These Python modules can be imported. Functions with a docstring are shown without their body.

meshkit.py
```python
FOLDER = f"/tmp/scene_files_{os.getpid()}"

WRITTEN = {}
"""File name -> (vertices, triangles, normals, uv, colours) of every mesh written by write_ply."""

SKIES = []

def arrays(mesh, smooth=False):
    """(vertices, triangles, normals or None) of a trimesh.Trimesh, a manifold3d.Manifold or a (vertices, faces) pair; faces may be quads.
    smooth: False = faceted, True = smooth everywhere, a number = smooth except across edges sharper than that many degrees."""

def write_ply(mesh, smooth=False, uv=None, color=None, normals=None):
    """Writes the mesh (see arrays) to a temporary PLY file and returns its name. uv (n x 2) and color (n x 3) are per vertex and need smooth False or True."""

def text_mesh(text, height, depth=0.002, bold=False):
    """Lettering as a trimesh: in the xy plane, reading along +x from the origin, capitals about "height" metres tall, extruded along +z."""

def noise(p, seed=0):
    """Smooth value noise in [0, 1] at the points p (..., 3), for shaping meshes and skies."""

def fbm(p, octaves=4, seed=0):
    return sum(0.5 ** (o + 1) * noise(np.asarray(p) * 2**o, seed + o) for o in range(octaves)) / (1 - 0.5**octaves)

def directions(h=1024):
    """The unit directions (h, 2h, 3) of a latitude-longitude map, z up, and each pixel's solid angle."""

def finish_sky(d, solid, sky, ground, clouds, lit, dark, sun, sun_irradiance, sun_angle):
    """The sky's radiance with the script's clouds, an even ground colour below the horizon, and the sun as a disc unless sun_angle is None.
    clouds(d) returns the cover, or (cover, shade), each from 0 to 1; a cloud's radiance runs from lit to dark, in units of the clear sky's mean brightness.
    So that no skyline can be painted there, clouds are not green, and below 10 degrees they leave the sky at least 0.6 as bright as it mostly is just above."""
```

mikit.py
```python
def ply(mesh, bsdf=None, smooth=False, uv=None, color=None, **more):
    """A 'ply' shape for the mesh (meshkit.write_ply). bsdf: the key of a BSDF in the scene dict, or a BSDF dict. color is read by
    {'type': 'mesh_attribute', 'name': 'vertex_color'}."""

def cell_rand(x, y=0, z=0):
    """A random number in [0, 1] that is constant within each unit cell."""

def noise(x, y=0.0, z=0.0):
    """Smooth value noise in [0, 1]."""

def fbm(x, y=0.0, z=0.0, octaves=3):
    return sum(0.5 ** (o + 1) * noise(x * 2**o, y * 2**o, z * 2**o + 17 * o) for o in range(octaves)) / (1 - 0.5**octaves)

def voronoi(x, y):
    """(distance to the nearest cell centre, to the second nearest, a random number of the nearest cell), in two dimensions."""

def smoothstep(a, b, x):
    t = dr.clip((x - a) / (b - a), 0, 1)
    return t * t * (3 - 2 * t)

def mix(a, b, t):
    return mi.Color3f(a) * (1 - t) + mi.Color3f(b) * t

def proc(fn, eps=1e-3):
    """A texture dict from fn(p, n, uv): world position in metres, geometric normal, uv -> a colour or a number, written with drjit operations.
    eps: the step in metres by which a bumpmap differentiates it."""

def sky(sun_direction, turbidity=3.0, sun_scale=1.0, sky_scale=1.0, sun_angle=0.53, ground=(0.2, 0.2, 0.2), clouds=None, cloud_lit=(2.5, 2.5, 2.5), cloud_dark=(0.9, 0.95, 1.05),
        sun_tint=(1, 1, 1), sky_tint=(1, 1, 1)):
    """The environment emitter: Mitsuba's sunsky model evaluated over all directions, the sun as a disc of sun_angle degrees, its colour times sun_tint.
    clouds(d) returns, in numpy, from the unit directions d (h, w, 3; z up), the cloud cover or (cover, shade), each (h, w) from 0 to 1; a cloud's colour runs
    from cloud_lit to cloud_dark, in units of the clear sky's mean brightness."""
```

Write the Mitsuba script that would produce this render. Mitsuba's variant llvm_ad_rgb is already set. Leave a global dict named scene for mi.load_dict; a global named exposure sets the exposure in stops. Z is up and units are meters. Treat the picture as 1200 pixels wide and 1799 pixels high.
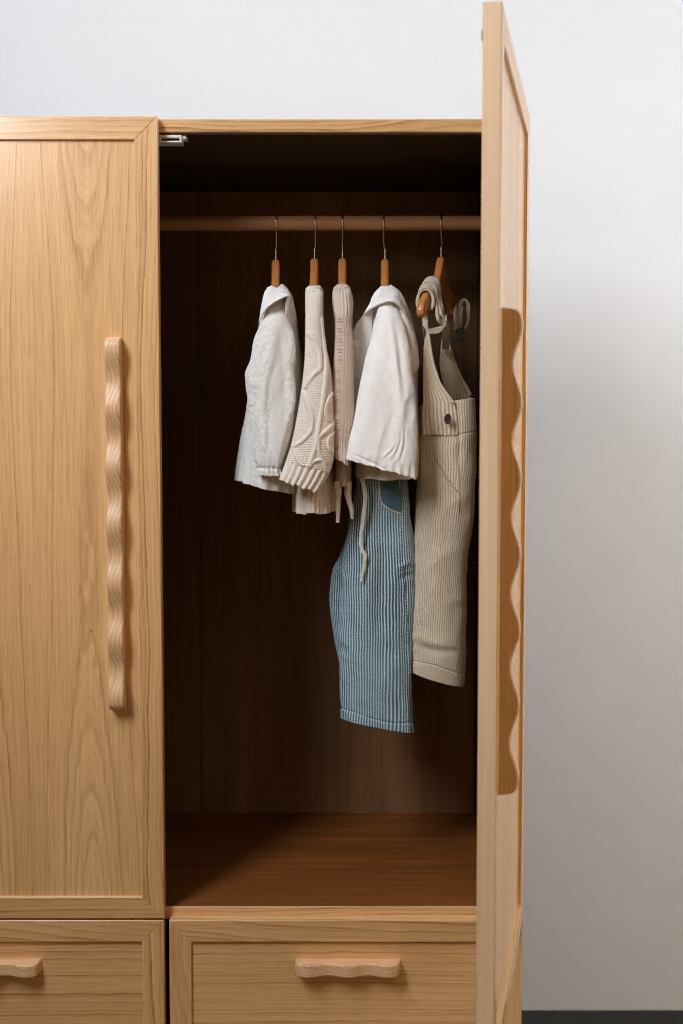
import math, numpy as np, trimesh, mitsuba as mi, mikit, meshkit
import drjit as dr
from mikit import noise, fbm, smoothstep, mix, cell_rand, proc
from scipy.interpolate import PchipInterpolator
from shapely.geometry import Polygon, Point
import shapely
T = mi.ScalarTransform4f
scene, labels = {'type': 'scene'}, {}
# ------------------------------------------------------------------ camera, light, exposure
F_PX, PITCH = 2322.0, math.radians(3.8143)
CAM = np.array([0.0, -2.3098, 1.5288])
FWD = np.array([0, math.cos(PITCH), -math.sin(PITCH)])
UP = np.array([0, math.sin(PITCH), math.cos(PITCH)])
scene['camera'] = {'type': 'thinlens', 'fov': 2 * math.degrees(math.atan(600 / F_PX)), 'fov_axis': 'x',
                   'aperture_radius': 0.0042, 'focus_distance': 2.43, 'near_clip': 0.05, 'far_clip': 50.0,
                   'to_world': T().look_at(origin=CAM.tolist(), target=(CAM + FWD).tolist(), up=[0, 0, 1])}
exposure = 0.0
KEY_POS, KEY_TO, KEY_SIZE, KEY_RGB = (-1.24, -1.68, 3.05), (0.1, 0.3, 1.6), (.58, 1.40), (22.5, 23.4, 24.9)
TOP_POS, TOP_TO, TOP_SIZE, TOP_RGB = (-.5, -.1, 4.6), (-.5, -.099, 0.0), (5.8, 2.2), (1.27, 1.42, 1.62)
FILL_POS, FILL_TO, FILL_SIZE, FILL_RGB = (2.5, -2.9, 1.0), (0.5, 0.6, .8), (2.0, 1.6), (1.95, 1.3, .55)
SIDE_POS, SIDE_TO, SIDE_SIZE, SIDE_RGB = (2.2, -.5, 2.3), (0.8, 1.2, 1.2), (1.4, 1.2), (6.0, 6.1, 6.3)
FRONT_POS, FRONT_TO, FRONT_SIZE, FRONT_RGB = (-.7, -4.6, 1.6), (0.0, 0.3, 1.0), (3.0, 2.4), (.72, .42, .16)


def area_light(key, pos, to, size, rgb, label, weight=1.0):  # emitting panel with a black housing, placed out of view
    w, h = size
    m = T().look_at(origin=list(pos), target=list(to), up=[0, 0, 1])
    scene[key + '__diffuser'] = {'type': 'rectangle', 'to_world': m @ T().scale([w / 2, h / 2, 1]), 'bsdf': {'type': 'ref', 'id': 'bsdf_black'},
                                 'emitter': {'type': 'area', 'radiance': {'type': 'rgb', 'value': list(rgb)}, 'sampling_weight': weight}}
    sh = trimesh.convex.convex_hull(np.array([[sx * a * w / 2 * 1.04, sy * a * h / 2 * 1.04, z] for sx in (-1, 1) for sy in (-1, 1) for a, z in ((1, -.004), (.25, -.35))]))
    scene[key + '__shell'] = mikit.ply(sh, 'bsdf_black', to_world=m)
    labels[key] = {'label': label, 'category': 'area_light'}


def bsdf(key, color, rough=.6, spec=.4, **kw):
    base = color if isinstance(color, dict) else {'type': 'rgb', 'value': list(color)}
    scene[key] = {'type': 'twosided', 'bsdf': {'type': 'principled', 'base_color': base, 'roughness': rough, 'specular': spec, **kw}}


bsdf('bsdf_black', (.02, .02, .02), .7)
area_light('unseen_light', KEY_POS, KEY_TO, KEY_SIZE, KEY_RGB, 'large light panel giving the window light from high up to the left, in front of the wardrobe', 5.0)  # stands in for the window light from the upper left
area_light('unseen_light_002', TOP_POS, TOP_TO, TOP_SIZE, TOP_RGB, 'added overhead fill light, unseen, level above the wardrobe')  # added fill from above, put in to brighten the wall
area_light('unseen_light_001', FILL_POS, FILL_TO, FILL_SIZE, FILL_RGB, 'added warm fill light, unseen, low at the right, in front of the open door')  # added fill, put in to warm the lower wall and the open door


area_light('unseen_light_004', SIDE_POS, SIDE_TO, SIDE_SIZE, SIDE_RGB, 'added fill light, unseen, at the right, turned to the bare wall')  # added fill, put in to lift the shaded part of the wall
area_light('unseen_light_003', FRONT_POS, FRONT_TO, FRONT_SIZE, FRONT_RGB, 'added wide fill light, unseen, behind and to the left of the camera', 1.6)  # added frontal fill for the door edge and the compartment


# ------------------------------------------------------------------ helpers
def at(px, py, y):
    """World point at depth y that the photograph shows at pixel (px, py) of 1200 x 1799."""
    d = FWD + np.array([1, 0, 0]) * (px - 600) / F_PX - UP * (py - 899.5) / F_PX
    return CAM + d * (y - CAM[1]) / d[1]


def proj(p):
    d = np.asarray(p) - CAM
    z = d @ FWD
    return 600 + F_PX * d[..., 0] / z, 899.5 - F_PX * (d @ UP) / z


def nkey(key):
    if key not in scene and not any(k.startswith(key + '__') for k in scene):
        return key
    n = 1
    while f'{key}_{n:03d}' in scene or any(k.startswith(f'{key}_{n:03d}__') for k in scene):
        n += 1
    return f'{key}_{n:03d}'


def put(key, mesh, mat, smooth=False, uv=None, label=None, **kw):
    key = nkey(key)
    scene[key] = mikit.ply(mesh, mat, smooth=smooth, uv=uv, **kw)
    if label:
        labels[key] = {'label': label}
    return key


def thing(key, label, cat, group=None):
    labels[key] = {'label': label, 'category': cat}
    if group:
        labels[key]['group'] = group
    return key


def unweld(m):
    f = m.faces
    return np.array(m.vertices)[f.reshape(-1)], np.arange(len(f) * 3).reshape(-1, 3), np.repeat(m.face_normals, 3, axis=0)


BOARD = [30]


def grain_uv(v, axis, bid=None, k=(1, 1)):
    """uv in metres for the wood material: v runs along the grain, u across it; the board's number is in the tens of u."""
    if bid is None:
        BOARD[0] += 1
        bid = BOARD[0]
    c = {'x': (v[:, 2] + k[0] * v[:, 1], v[:, 0]), 'z': (v[:, 0] + k[0] * v[:, 1], v[:, 2]), 'y': (v[:, 0] + k[0] * v[:, 2], v[:, 1])}[axis]
    return np.stack([10 * bid + 5 + c[0], c[1]], 1)


def prism_mesh(poly, y0, y1, c=.0012):
    """Convex polygon in xz given depth y0..y1 with its edges chamfered by c."""
    P = Polygon(poly)
    inn = np.array(P.buffer(-c, join_style=2).exterior.coords)[:-1]
    out = np.array(P.exterior.coords)[:-1]
    pts = [(x, y, z) for x, z in out for y in (y0 + c, y1 - c)] + [(x, y, z) for x, z in inn for y in (y0, y1)]
    return trimesh.convex.convex_hull(np.array(pts))


def box_mesh(x0, x1, y0, y1, z0, z1, c=.0012):
    return prism_mesh([(x0, z0), (x1, z0), (x1, z1), (x0, z1)], y0, y1, c)


def wood(key, mesh, axis, mat='bsdf_wood', bid=None, M=None, k=1, label=None):
    v, f, n = unweld(mesh)
    uv = grain_uv(v, axis, bid, (k,))
    if M is not None:
        v = v @ M[:3, :3].T + M[:3, 3]
    return put(key, (v, f), mat, uv=uv, label=label)


def grid_faces(nv, nu, wrap=False):
    i, j = np.meshgrid(np.arange(nv - 1), np.arange(nu if wrap else nu - 1), indexing='ij')
    a, b = i * nu + j, i * nu + (j + 1) % nu
    q = np.stack([a, b, b + nu, a + nu], -1).reshape(-1, 4)
    return np.vstack([q[:, [0, 1, 2]], q[:, [0, 2, 3]]])


def tube(pts, r, n=10, cap=True):
    p = np.asarray(pts, float)
    r = np.broadcast_to(np.asarray(r, float), (len(p),))
    t = np.gradient(p, axis=0)
    t /= np.linalg.norm(t, axis=1, keepdims=True) + 1e-12
    a = np.zeros_like(p)
    ref = np.array([1.0, 0, 0]) if abs(t[0, 0]) < .9 else np.array([0, 1.0, 0])
    for i in range(len(p)):
        ref = ref - t[i] * (ref @ t[i])
        ref /= np.linalg.norm(ref)
        a[i] = ref
    b = np.cross(t, a)
    g = np.arange(n) * 2 * np.pi / n
    v = (p[:, None] + r[:, None, None] * (np.cos(g)[None, :, None] * a[:, None] + np.sin(g)[None, :, None] * b[:, None])).reshape(-1, 3)
    f = grid_faces(len(p), n, True)
    if cap:
        m = len(v)
        v = np.vstack([v, p[:1], p[-1:]])
        j = np.arange(n)
        f = np.vstack([f, np.stack([np.full(n, m), (j + 1) % n, j], 1), np.stack([np.full(n, m + 1), (len(p) - 1) * n + j, (len(p) - 1) * n + (j + 1) % n], 1)])
    return v, f


def curve(pts, n=40):
    p = np.asarray(pts, float)
    s = np.r_[0, np.cumsum(np.linalg.norm(np.diff(p, axis=0), axis=1))]
    return PchipInterpolator(s, p)(np.linspace(0, s[-1], n))


# ------------------------------------------------------------------ materials
def wood_color(p, n, uv):
    bid = dr.floor(uv.x / 10)
    u, v = uv.x - 10 * bid - 5, uv.y
    r1, r2, r3, r4, r5 = (cell_rand(bid, k, 7) for k in range(5))
    big, rail = bid < 10, bid > 29.5
    # the door panel: two bookmatched leaves; the log's axis comes nearest to the face in the middle of its height
    us = dr.abs(u + .533 + .01 * (bid - 1))
    hp = .056 - .026 * dr.square(dr.maximum(v - 1.60, 0) / .40) - .044 * dr.power(dr.maximum(1.16 - v, 0) / .46, 1.2) + .010 * (noise(v * 2.3, bid) - .5)
    dup = us - .093 + .014 * (noise(v * 1.9, 3.3) - .5)
    # drawer panels and others
    hq = .02 + .05 * r2 + (r3 - .5) * .10 * v + .05 * noise(v * 1.7, bid * 3)
    duq = u - .78 * dr.sign(r1) - (r1 - .5) * .1 + .02 * (noise(v * 2.4, bid) - .5)
    # frame rails and stiles: sawn across a curved tree, so the rings sweep slowly over the face
    sl = dr.select(r3 > .5, 1, -1) * (.10 + .32 * r4)
    hr = .07 + .03 * r2 + .05 * (fbm(v * 1.3, bid * 5, 1.5, 2) - .5) + .2 * sl * dr.sin(v * 2.7 + 2.1 * bid) + .02 * (noise(v * 7, bid * 2) - .5)
    ul = u - .13 * dr.floor(u / .13)
    dur = ul - .16 - .06 * r1 + .014 * (noise(v * 4.1, bid) - .5)
    h = dr.select(big, hp, dr.select(rail, hr, hq))
    du = dr.select(big, dup, dr.select(rail, dur, duq))
    du = du + .0035 * (fbm(v * 9, u * 40, bid) - .5)
    r = dr.sqrt(dr.square(du) + dr.square(h))
    ring = r / dr.select(rail, .0088, .0082) + 1.5 * (noise(r * 45, bid) - .5) + .22 * (noise(v * 30, u * 90) - .5)
    k = dr.floor(ring)
    f = ring - k
    q, q2 = cell_rand(k, bid, 2), cell_rand(k, bid, 5)
    line = smoothstep(0.0, .06 + .2 * q2, f) * dr.exp(-(1.4 + 4.5 * q2) * f) * dr.select(rail, .30 + .7 * q, .16 + .74 * q * q)
    g = r / .0031 + 2 * noise(r * 90, bid)
    g = g - dr.floor(g)
    line = line + .22 * smoothstep(0, .2, g) * dr.exp(-2.5 * g) * (1 - line)
    pore = smoothstep(.48, .78, noise(u * 750, v * 38, bid)) * (.22 + 1.0 * line)
    fine = noise(u * 420, v * 9, bid) - .5
    tone = fbm(u * 9, v * 1.3, bid, 3) - .5
    knot = dr.select(bid == 1, dr.exp(-(dr.square((u + .436) / .0014) + dr.square((v - 1.163) / .0028))), 0)
    a = .9 * knot + dr.clip(1.05 * line + .34 * pore + .22 * fine + .5 * tone, -.2, 1)
    c = mix((.675, .408, .186), (.32, .140, .042), a)
    return c * (1 + .10 * (r5 - .5))


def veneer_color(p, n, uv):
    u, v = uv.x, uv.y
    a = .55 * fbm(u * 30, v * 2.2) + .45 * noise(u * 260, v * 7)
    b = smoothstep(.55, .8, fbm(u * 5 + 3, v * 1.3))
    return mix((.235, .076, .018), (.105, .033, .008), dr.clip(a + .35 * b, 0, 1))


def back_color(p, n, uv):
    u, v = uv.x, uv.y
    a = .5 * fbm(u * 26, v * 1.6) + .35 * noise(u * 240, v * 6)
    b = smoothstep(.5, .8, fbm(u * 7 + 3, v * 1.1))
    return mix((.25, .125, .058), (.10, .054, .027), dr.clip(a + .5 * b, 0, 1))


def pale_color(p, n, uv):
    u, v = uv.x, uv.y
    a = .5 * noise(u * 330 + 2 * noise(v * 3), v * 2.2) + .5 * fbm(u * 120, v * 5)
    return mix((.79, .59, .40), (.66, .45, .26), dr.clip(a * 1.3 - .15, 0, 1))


def hanger_color(p, n, uv):
    a = noise(p.x * 500, p.y * 60, p.z * 35)
    return mix((.56, .235, .068), (.40, .145, .036), a)


def rail_color(p, n, uv):
    a = .6 * fbm(p.x * 5, p.z * 160, p.y * 160) + .4 * noise(p.x * 60, p.z * 600, p.y * 600)
    return mix((.40, .215, .10), (.25, .115, .045), a)


bsdf('bsdf_wood', proc(wood_color), .24, .8)
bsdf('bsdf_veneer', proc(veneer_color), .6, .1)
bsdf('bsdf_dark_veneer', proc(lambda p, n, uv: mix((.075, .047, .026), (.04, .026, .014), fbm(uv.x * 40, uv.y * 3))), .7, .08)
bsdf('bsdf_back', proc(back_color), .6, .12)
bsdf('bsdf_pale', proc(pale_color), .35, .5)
bsdf('bsdf_hanger', proc(hanger_color), .28, .5, clearcoat=.4, clearcoat_gloss=.8)
bsdf('bsdf_rail', proc(rail_color), .4, .45)
bsdf('bsdf_steel', (.62, .60, .58), .25, .5, metallic=1.0)
bsdf('bsdf_dark_metal', (.035, .032, .03), .4, .5)
bsdf('bsdf_plastic', (.62, .61, .56), .4, .5)
bsdf('bsdf_wall', proc(lambda p, n, uv: mix((.80, .80, .80), (.775, .775, .775), fbm(p.x * 3, p.z * 3) * .7 + .3 * noise(p.x * 160, p.z * 160))), .85, .2)
bsdf('bsdf_floor', proc(lambda p, n, uv: mix((.012, .0115, .010), (.022, .020, .018), fbm(p.x * 9, p.y * 9))), .55, .4)


def cloth(key, base, amt=.08, freq=900, **kw):
    b = np.array(base)

    def fn(p, n, uv):
        w = .5 * noise(uv.x * freq, uv.y * freq * .35) + .5 * noise(uv.x * freq * .3, uv.y * freq)
        return mix(b.tolist(), (b * (1 - 2 * amt)).tolist(), .6 * w + .4 * fbm(uv.x * 14, uv.y * 14, 3))
    bsdf(key, proc(fn), .9, .15, **kw)


cloth('bsdf_white', (.82, .80, .76), .05)


def lace_color(p, n, uv):
    b = smoothstep(.006, .014, dr.abs(uv.x - 5 - .012))
    m = .55 * b * smoothstep(.50, .66, noise(uv.x * 420, uv.y * 330, 3)) + .3 * b * smoothstep(.5, .7, noise(uv.x * 700, uv.y * 560, 9))
    w = noise(uv.x * 1400, uv.y * 1400)
    return mix((.70, .685, .65), (.84, .83, .80), dr.clip(m, 0, 1)) * (1 - .06 * w)


bsdf('bsdf_lace', proc(lace_color), .9, .15)
cloth('bsdf_linen', (.83, .815, .785), .035)
cloth('bsdf_cream', (.78, .70, .615), .04)
cloth('bsdf_blush', (.63, .525, .44), .05)


def cord_color(p, n, uv):
    x = (uv.x - 5 + .0006 * dr.sin((uv.y - 5) * 90)) / .0047
    pile = smoothstep(.25, .75, dr.abs(dr.cos(math.pi * x)))
    w = .5 * noise(uv.x * 700, uv.y * 250) + .5 * fbm(uv.x * 40, uv.y * 16)
    return mix((.40, .32, .225), (.67, .57, .44), pile) * (1.12 - .24 * w)


bsdf('bsdf_cord', proc(cord_color), .9, .15)
cloth('bsdf_strap', (.55, .47, .37), .10, 500)
cloth('bsdf_denim', (.10, .19, .26), .2, 800)
cloth('bsdf_tape', (.66, .62, .56), .06)


def stripe_color(p, n, uv):
    f = uv.x / .0050 + .06 * noise(uv.y * 60, uv.x * 60)
    f = f - dr.floor(f)
    s = smoothstep(.0, .14, f) * (1 - smoothstep(.40, .54, f))
    w = noise(uv.x * 600, uv.y * 120)
    fade = smoothstep(.3, .72, fbm(uv.x * 24, uv.y * 9))
    blue = mix((.045, .110, .155), (.105, .205, .265), .15 * w + .8 * fade)
    return mix(blue, (.54, .62, .64), s * .97)


bsdf('bsdf_stripe', proc(stripe_color), .9, .15)

# ------------------------------------------------------------------ setting
WALL_Y, FZ = 1.21, -.073
put('wall', trimesh.creation.box(bounds=[[-4, WALL_Y, FZ - .02], [4, WALL_Y + .12, 4.6]]), 'bsdf_wall')
put('floor', trimesh.creation.box(bounds=[[-4, -5, FZ - .1], [4, WALL_Y + .1, FZ]]), 'bsdf_floor')
labels['wall'] = {'label': 'plain white painted wall behind the wardrobe', 'kind': 'structure'}
labels['floor'] = {'label': 'dark grey floor at the foot of the wall', 'kind': 'structure'}

# ------------------------------------------------------------------ wardrobe
W = 'wardrobe'
thing(W, 'light oak wardrobe with its right door open over a dark clothes compartment', 'wardrobe')
TH, RW, REC = .0245, .0396, .0062
ZT, ZB, ZSH, ZD = 2.056, .646, .6581, .6426
XL, XR = -.3122, .2990
LD1, LD0 = -.3169, -.9489
RD0, RD1 = -.3085, .3236
YB = TH + .579
wood(W + '__top_panel', box_mesh(LD0 + .003, RD1 - .003, TH + .0005, YB + .01, ZT - .0217, ZT + .0013), 'x')
XI = LD0 + .025
XM = (XI + XR) / 2
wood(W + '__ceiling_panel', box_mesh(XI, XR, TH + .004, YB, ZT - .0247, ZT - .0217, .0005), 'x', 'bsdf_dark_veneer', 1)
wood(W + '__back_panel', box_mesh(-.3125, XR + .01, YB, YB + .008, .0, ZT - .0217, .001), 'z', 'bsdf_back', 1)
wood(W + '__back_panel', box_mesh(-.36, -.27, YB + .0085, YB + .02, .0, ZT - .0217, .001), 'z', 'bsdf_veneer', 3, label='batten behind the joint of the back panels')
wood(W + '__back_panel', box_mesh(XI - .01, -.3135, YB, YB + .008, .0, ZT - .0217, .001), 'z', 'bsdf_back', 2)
for x0, x1, b in ((XR, XR + .0216, 4), (LD0 + .003, XI, 5)):
    wood(W + '__side_panel', box_mesh(x0, x1, TH + .006, YB, FZ + .02, ZT - .0247, .0005), 'z', 'bsdf_wood', b)
    wood(W + '__edge_strip', box_mesh(x0 + .0002, x1 - .0012, TH + .0005, TH + .006, FZ + .02, ZT - .0219, .0008), 'z')
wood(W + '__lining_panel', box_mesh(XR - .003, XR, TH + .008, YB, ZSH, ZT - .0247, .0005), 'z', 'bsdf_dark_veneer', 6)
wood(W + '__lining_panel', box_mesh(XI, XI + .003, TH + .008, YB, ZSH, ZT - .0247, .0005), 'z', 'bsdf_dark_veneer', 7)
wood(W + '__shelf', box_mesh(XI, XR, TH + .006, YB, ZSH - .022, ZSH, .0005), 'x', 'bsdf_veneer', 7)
wood(W + '__edge_strip', box_mesh(XI, XR, TH + .0008, TH + .006, ZSH - .022, ZSH, .0008), 'x')
wood(W + '__plinth', box_mesh(LD0 + .03, RD1 - .03, .05, .07, FZ, .02), 'x')


def handle_mesh(L, w, crests, hi, lo, first):
    """Wavy bar: outline in (along, out) with hi/lo depth, given width w with rounded edges. Returns arrays (verts (along, across, out), faces, uv-like)."""
    s = np.linspace(.004, L - .004, 320)
    per = (L - 2 * first) / (crests - 1)
    d = (hi + lo) / 2 + (hi - lo) / 2 * np.cos(2 * np.pi * (s - first) / per)
    e = np.minimum(s, L - s)
    R = first * .85
    d = np.where(e < R, np.minimum(d, d * 0 + hi - R + np.sqrt(np.maximum(R * R - (R - e) ** 2, 0))), d)
    prof = np.vstack([[[.0, -.001]], [[.0015, max(hi - R - .002, .004) * .9]], np.stack([s, d], 1), [[L - .0015, max(hi - R - .002, .004) * .9]], [[L, -.001]]])
    seg = np.r_[0, np.cumsum(np.linalg.norm(np.diff(prof, axis=0), axis=1))]
    prof = np.stack([np.interp(np.linspace(0, seg[-1], 420), seg, prof[:, i]) for i in (0, 1)], 1)
    t = np.gradient(prof, axis=0)
    nrm = np.stack([-t[:, 1], t[:, 0]], 1)
    nrm /= np.linalg.norm(nrm, axis=1, keepdims=True) + 1e-12
    c = .0032
    g = np.radians([0, 22, 45, 68, 90])
    rows = [(-w / 2 + c * (1 - math.sin(a)), c * (1 - math.cos(a))) for a in np.radians([90, 68, 45, 22, 0])][::1]
    rows = rows + [(x, 0) for x in np.linspace(-w / 2 + c, w / 2 - c, 8)[1:-1]] + [(-a, b) for a, b in rows[::-1]]
    V = np.array([[(p[0] - n_[0] * off, a, p[1] - n_[1] * off) for p, n_ in zip(prof, nrm)] for a, off in rows])
    nr, npf = V.shape[:2]
    f1 = grid_faces(nr, npf)
    v1 = V.reshape(-1, 3)
    out = [(v1, f1)]
    for i, sgn in ((0, 1), (-1, -1)):
        ring = V[i]
        base = ring.copy()
        base[:, 2] = -.001
        vv = np.vstack([ring, base])
        out.append((vv, grid_faces(2, npf)))
    vs, fs, o = [], [], 0
    for a, b in out:
        vs.append(a)
        fs.append(b + o)
        o += len(a)
    return np.vstack(vs), np.vstack(fs)


def add_handle(key, mesh, origin, along, across, outd, M=None, label=None):
    v, f = mesh
    BOARD[0] += 1
    uv = np.stack([10 * 15 + 5 + v[:, 1] * .8 + v[:, 2] * .9 + .013 * (BOARD[0] % 7), v[:, 0] * .5 + BOARD[0] % 5 * .3], 1)
    p = np.asarray(origin) + v[:, :1] * along + v[:, 1:2] * across + v[:, 2:3] * outd
    if M is not None:
        p = p @ M[:3, :3].T + M[:3, 3]
    put(key, (p, f), 'bsdf_handle', smooth=True, uv=uv, label=label)


def handle_wood(p, n, uv):
    u, v = uv.x - 155, uv.y
    ring = dr.sqrt(dr.square(u - .2) + dr.square(.03 + .08 * v)) / .0056 + 1.1 * (noise(v * 14, u * 20) - .5)
    k = dr.floor(ring)
    f = ring - k
    line = smoothstep(0, .12, f) * dr.exp(-3.0 * f) * (.4 + .6 * cell_rand(k, 3))
    return mix((.68, .435, .235), (.31, .14, .06), dr.clip(.85 * line + .25 * (noise(u * 500, v * 60) - .5), 0, 1))


bsdf('bsdf_handle', proc(handle_wood), .38, .5)


def front(key, x0, x1, z0, z1, grain, bids=(None,) * 5, M=None, y0=0.0, label=None):
    """Framed door or drawer front: recessed panel, mitred rails and stiles."""
    k = wood(key, box_mesh(x0 + RW - .006, x1 - RW + .006, y0 + REC, y0 + TH - .003, z0 + RW - .006, z1 - RW + .006, .0008), grain, bid=bids[0], M=M, label=label)
    r, g = RW, .0001
    P = {'rail': [[(x0, z1), (x1, z1), (x1 - r, z1 - r), (x0 + r, z1 - r)], [(x0, z0), (x1, z0), (x1 - r, z0 + r), (x0 + r, z0 + r)]],
         'stile': [[(x1, z1 - g), (x1, z0 + g), (x1 - r, z0 + r + g), (x1 - r, z1 - r - g)], [(x0, z1 - g), (x0, z0 + g), (x0 + r, z0 + r + g), (x0 + r, z1 - r - g)]]}
    i = 1
    for nm, axis in (('rail', 'x'), ('stile', 'z')):
        for poly in P[nm]:
            wood(f'{k}__{nm}', prism_mesh(poly, y0, y0 + TH, .0011), axis, bid=bids[i], M=M)
            i += 1
    return k


def hinge_matrix(x, y, deg):
    """Door swung open about the vertical through (x, y), its outer hinge corner."""
    a = math.radians(deg)
    M = np.eye(4)
    M[:2, :2] = [[math.cos(a), -math.sin(a)], [math.sin(a), math.cos(a)]]
    M[:2, 3] = np.array([x, y]) - M[:2, :2] @ np.array([x, y])
    return M


door_h = handle_mesh(.656, .0272, 7, .031, .0195, .024)
LX0 = LD1 - .0885
k = front(W + '__door', LD0, LD1, ZB, ZT, 'z', bids=(1, 51, 52, 53, 54), label='closed left door with a long wavy handle')
add_handle(k + '__handle', door_h, (at(197.5, 592, -.015)[0], REC, 1.6795), np.array([0, 0, -1.]), np.array([1., 0, 0]), np.array([0, -1., 0]))
M = hinge_matrix(RD1, 0, 78.81)
k = front(W + '__door', RD0 - .0001, RD1, ZB, ZT, 'z', bids=(2, 55, 56, 57, 58), M=M, label='right door standing open, seen edge on')
add_handle(k + '__handle', door_h, (RD0 + (LD1 - at(197.5, 592, -.015)[0]), REC, 1.6835), np.array([0, 0, -1.]), np.array([1., 0, 0]), np.array([0, -1., 0]), M)
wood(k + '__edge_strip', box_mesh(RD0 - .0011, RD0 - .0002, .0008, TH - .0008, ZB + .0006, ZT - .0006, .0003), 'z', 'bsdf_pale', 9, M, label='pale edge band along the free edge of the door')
ds = trimesh.creation.cylinder(.0075, .003, sections=24)
ds.apply_transform(trimesh.transformations.rotation_matrix(math.pi / 2, [1, 0, 0]))
ds.apply_translation([RD0 + .022, TH + .0014, ZT - .034])
ds.apply_transform(M)
put(k + '__strike_plate', ds, 'bsdf_steel', smooth=40)
drawer_h = handle_mesh(.190, .0235, 3, .031, .0215, .024)
for (x0, x1), names in (((LD0, LD1 - .001), (59, 60, 61, 62)), ((RD0, RD1), (63, 64, 65, 66))):
    for j, (z0, z1) in enumerate(((.334, ZD), (.022, .331))):
        lab = None
        if j == 0:
            lab = 'left drawer front below the closed door' if x0 < -.5 else 'right drawer front below the open compartment'
        k = front(W + '__drawer', x0, x1, z0, z1, 'x', bids=((20 if x0 < -.5 else 21) + 2 * j, *[n + 10 * j for n in names]), label=lab)
        xc = (x0 + x1) / 2 + (.004 if x0 > -.5 else 0)
        add_handle(k + '__handle', drawer_h, (xc - .095, REC, z1 - .0845), np.array([1., 0, 0]), np.array([0, 0, 1.]), np.array([0, -1., 0]))
# clothes rail and magnetic catch
ROD_Y = .29
rod_c = at(560, 392.3, ROD_Y)
rod_z = rod_c[2]
rod = trimesh.creation.cylinder(.0142, XR - XI, sections=48)
rod.apply_transform(trimesh.transformations.rotation_matrix(math.pi / 2, [0, 1, 0]))
rod.apply_translation([XM, ROD_Y, rod_z])
put(W + '__clothes_rail', rod, 'bsdf_rail', smooth=40)
zc = ZT - .0247


def P3(px, py, y):
    return at(px, py, y)


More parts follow.
